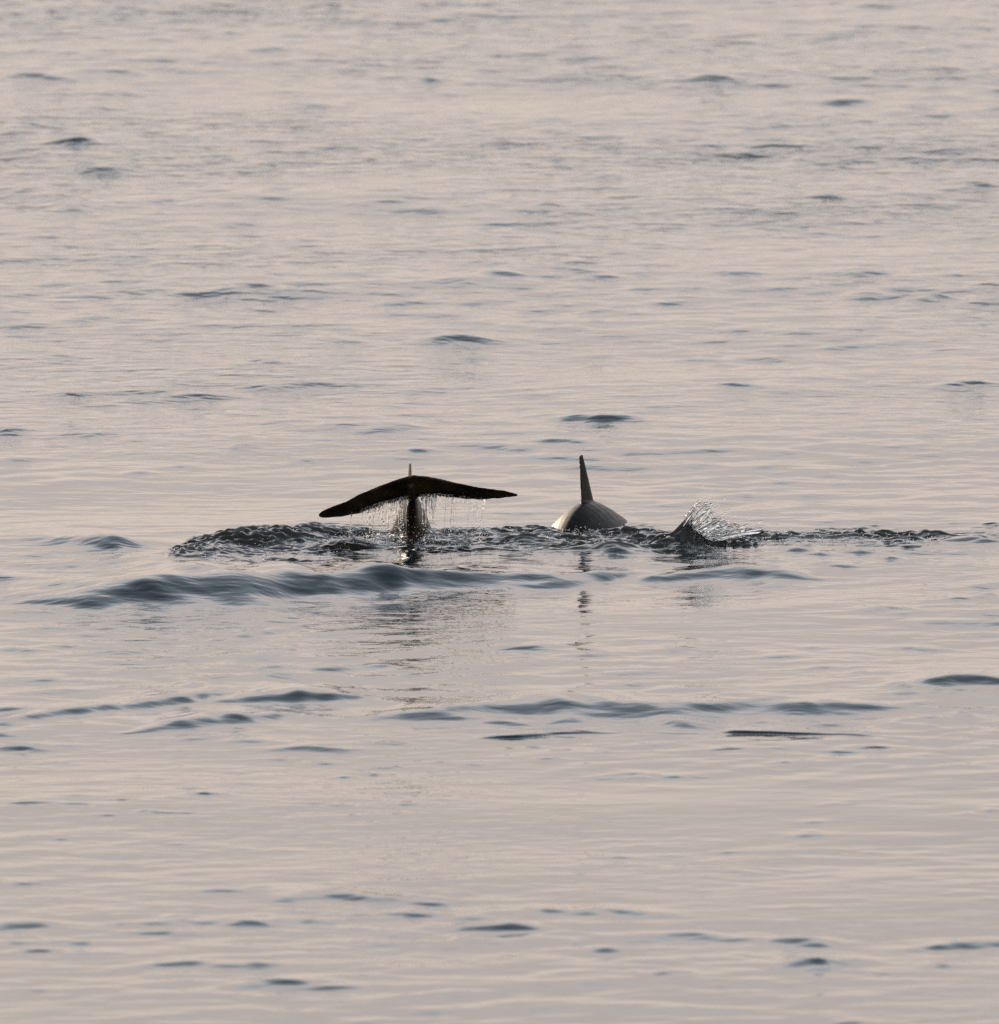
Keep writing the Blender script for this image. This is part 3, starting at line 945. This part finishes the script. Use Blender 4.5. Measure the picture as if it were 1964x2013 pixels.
ox = [a for a, _ in outline]
oz = [b for _, b in outline]
px0 = [a for a, _ in starts]
pz0 = [b for _, b in starts]
for k in range(44):
    t = g.uniform(0, .93)
    q = t * (len(outline) - 1)
    ex, ez = np.interp(q, range(len(outline)), ox), np.interp(q, range(len(outline)), oz)
    m_ = g.uniform(.45, 1.02)
    sx0 = np.interp(q, range(len(starts)), px0) + g.normal() * 4
    sz0 = np.interp(q, range(len(starts)), pz0) + g.normal() * 2
    ex, ez = sx0 + (ex - sx0) * m_, sz0 + (ez - sz0) * m_
    y0, y1 = g.normal() * .02, g.normal() * .05
    arch = g.uniform(-4, 12)
    r0 = g.uniform(.0014, .0042)
    pts, rad = [], []
    ph = g.uniform(0, 6)
    for s_ in range(12):
        u = s_ / 11
        pts.append(lpt(sx0 + (ex - sx0) * u + math.sin(u * 7 + ph) * 2.4 * u, sz0 + (ez - sz0) * u + arch * 4 * u * (1 - u) * .5 + math.cos(u * 6 + ph) * 2.2 * u, y0 + (y1 - y0) * u))
        rad.append(r0 * (1.25 - .95 * u) * (1 + .35 * math.sin(u * 11 + ph)))
    J.tube(pts, rad, 6)
    if g.uniform() < .7:
        J.drop(pts[-1], r0 * g.uniform(.7, 1.3), big=True)
# thin rippled sheets of water between the strands
for q_ in range(3):
    nu, nv = 44, 40
    base_y = (-.025, .0, .03)[q_]
    ph = g.uniform(0, 6, 6)
    grid = []
    for i in range(nv):
        t = .90 * i / (nv - 1)
        q = t * (len(outline) - 1)
        ex, ez = np.interp(q, range(len(outline)), ox), np.interp(q, range(len(outline)), oz)
        m_ = .80 + .16 * math.sin(t * 23 + ph[0]) * math.sin(t * 41 + ph[1])
        sx0 = np.interp(q, range(len(starts)), px0)
        sz0 = np.interp(q, range(len(starts)), pz0)
        row = []
        for j in range(nu):
            u = j / (nu - 1)
            x = sx0 + (ex - sx0) * m_ * u
            z = sz0 + (ez - sz0) * m_ * u + 7 * u * (1 - u)
            dy = .006 * math.sin(t * 17 + u * 4 + ph[2]) + .003 * math.sin(t * 31 - u * 6 + ph[3]) + .004 * math.sin(u * 9 + t * 7 + ph[4])
            row.append(lpt(x, z, base_y * (1 + u) + dy * (1 + u)))
        grid.append(row)
    film(J, grid, [.0012 + .0010 * (1 + math.sin(i * .9 + ph[5])) for i in range(nv) for j in range(nu)])
j_o = J.build('jet', M_GLASS)
j_o.parent = spl
tag(j_o, kind='stuff')
DR = Drops()
for k in range(330):
    t = g.uniform(0, 1)
    q = t * (len(outline) - 1)
    ex, ez = np.interp(q, range(len(outline)), ox), np.interp(q, range(len(outline)), oz)
    m_ = .45 + .85 * g.uniform() ** .6
    DR.drop(lpt(10 + (ex - 10) * m_ + g.normal() * 4, 14 + (ez - 14) * m_ + g.normal() * 4, g.normal() * .05), .0006 + .0026 * g.uniform() ** 2.5)
d_o = DR.build('droplet', M_GLASS)
d_o.parent = spl
tag(d_o, kind='stuff')

# stray drops and beads skipping over the churned strip
SP = Drops()
for k in range(1900):
    a = g.uniform(330, 1835)
    gxp, gyp = ground(a, g.uniform(np.interp(a, BAND_X, BAND_F), np.interp(a, BAND_X, BAND_N)))
    i = min(max(int((gxp - pxs[0]) / .0048), 0), len(pxs) - 1)
    j = min(max(int((gyp - pys[0]) / .0095), 0), len(pys) - 1)
    SP.drop((gxp, gyp, float(Zc[j, i]) + abs(g.normal()) * .006), g.uniform(.0008, .0026))
for (bx_, by_, bw_, n_) in ((1152, DIST - .05, 80, 170), (812, DIST - .10, 46, 120)):
    for k in range(n_):
        q = at_depth(bx_ + g.normal() * bw_ * .55, 1056 + g.normal() * 4, by_ + g.normal() * .05)
        SP.drop((q.x, q.y, abs(g.normal()) * .012 + .004), .0008 + .0024 * g.uniform() ** 2)
sp_o = SP.build('spray', M_GLASS)
tag(sp_o, 'fine beads of spray skipping over the churned strip of water', 'spray', kind='stuff')
print('sea verts', NSEA, 'tris total', sum(len(o.data.polygons) * (2 if len(o.data.polygons) and o.data.polygons[0].loop_total == 4 else 1) for o in bpy.data.objects if o.type == 'MESH'))
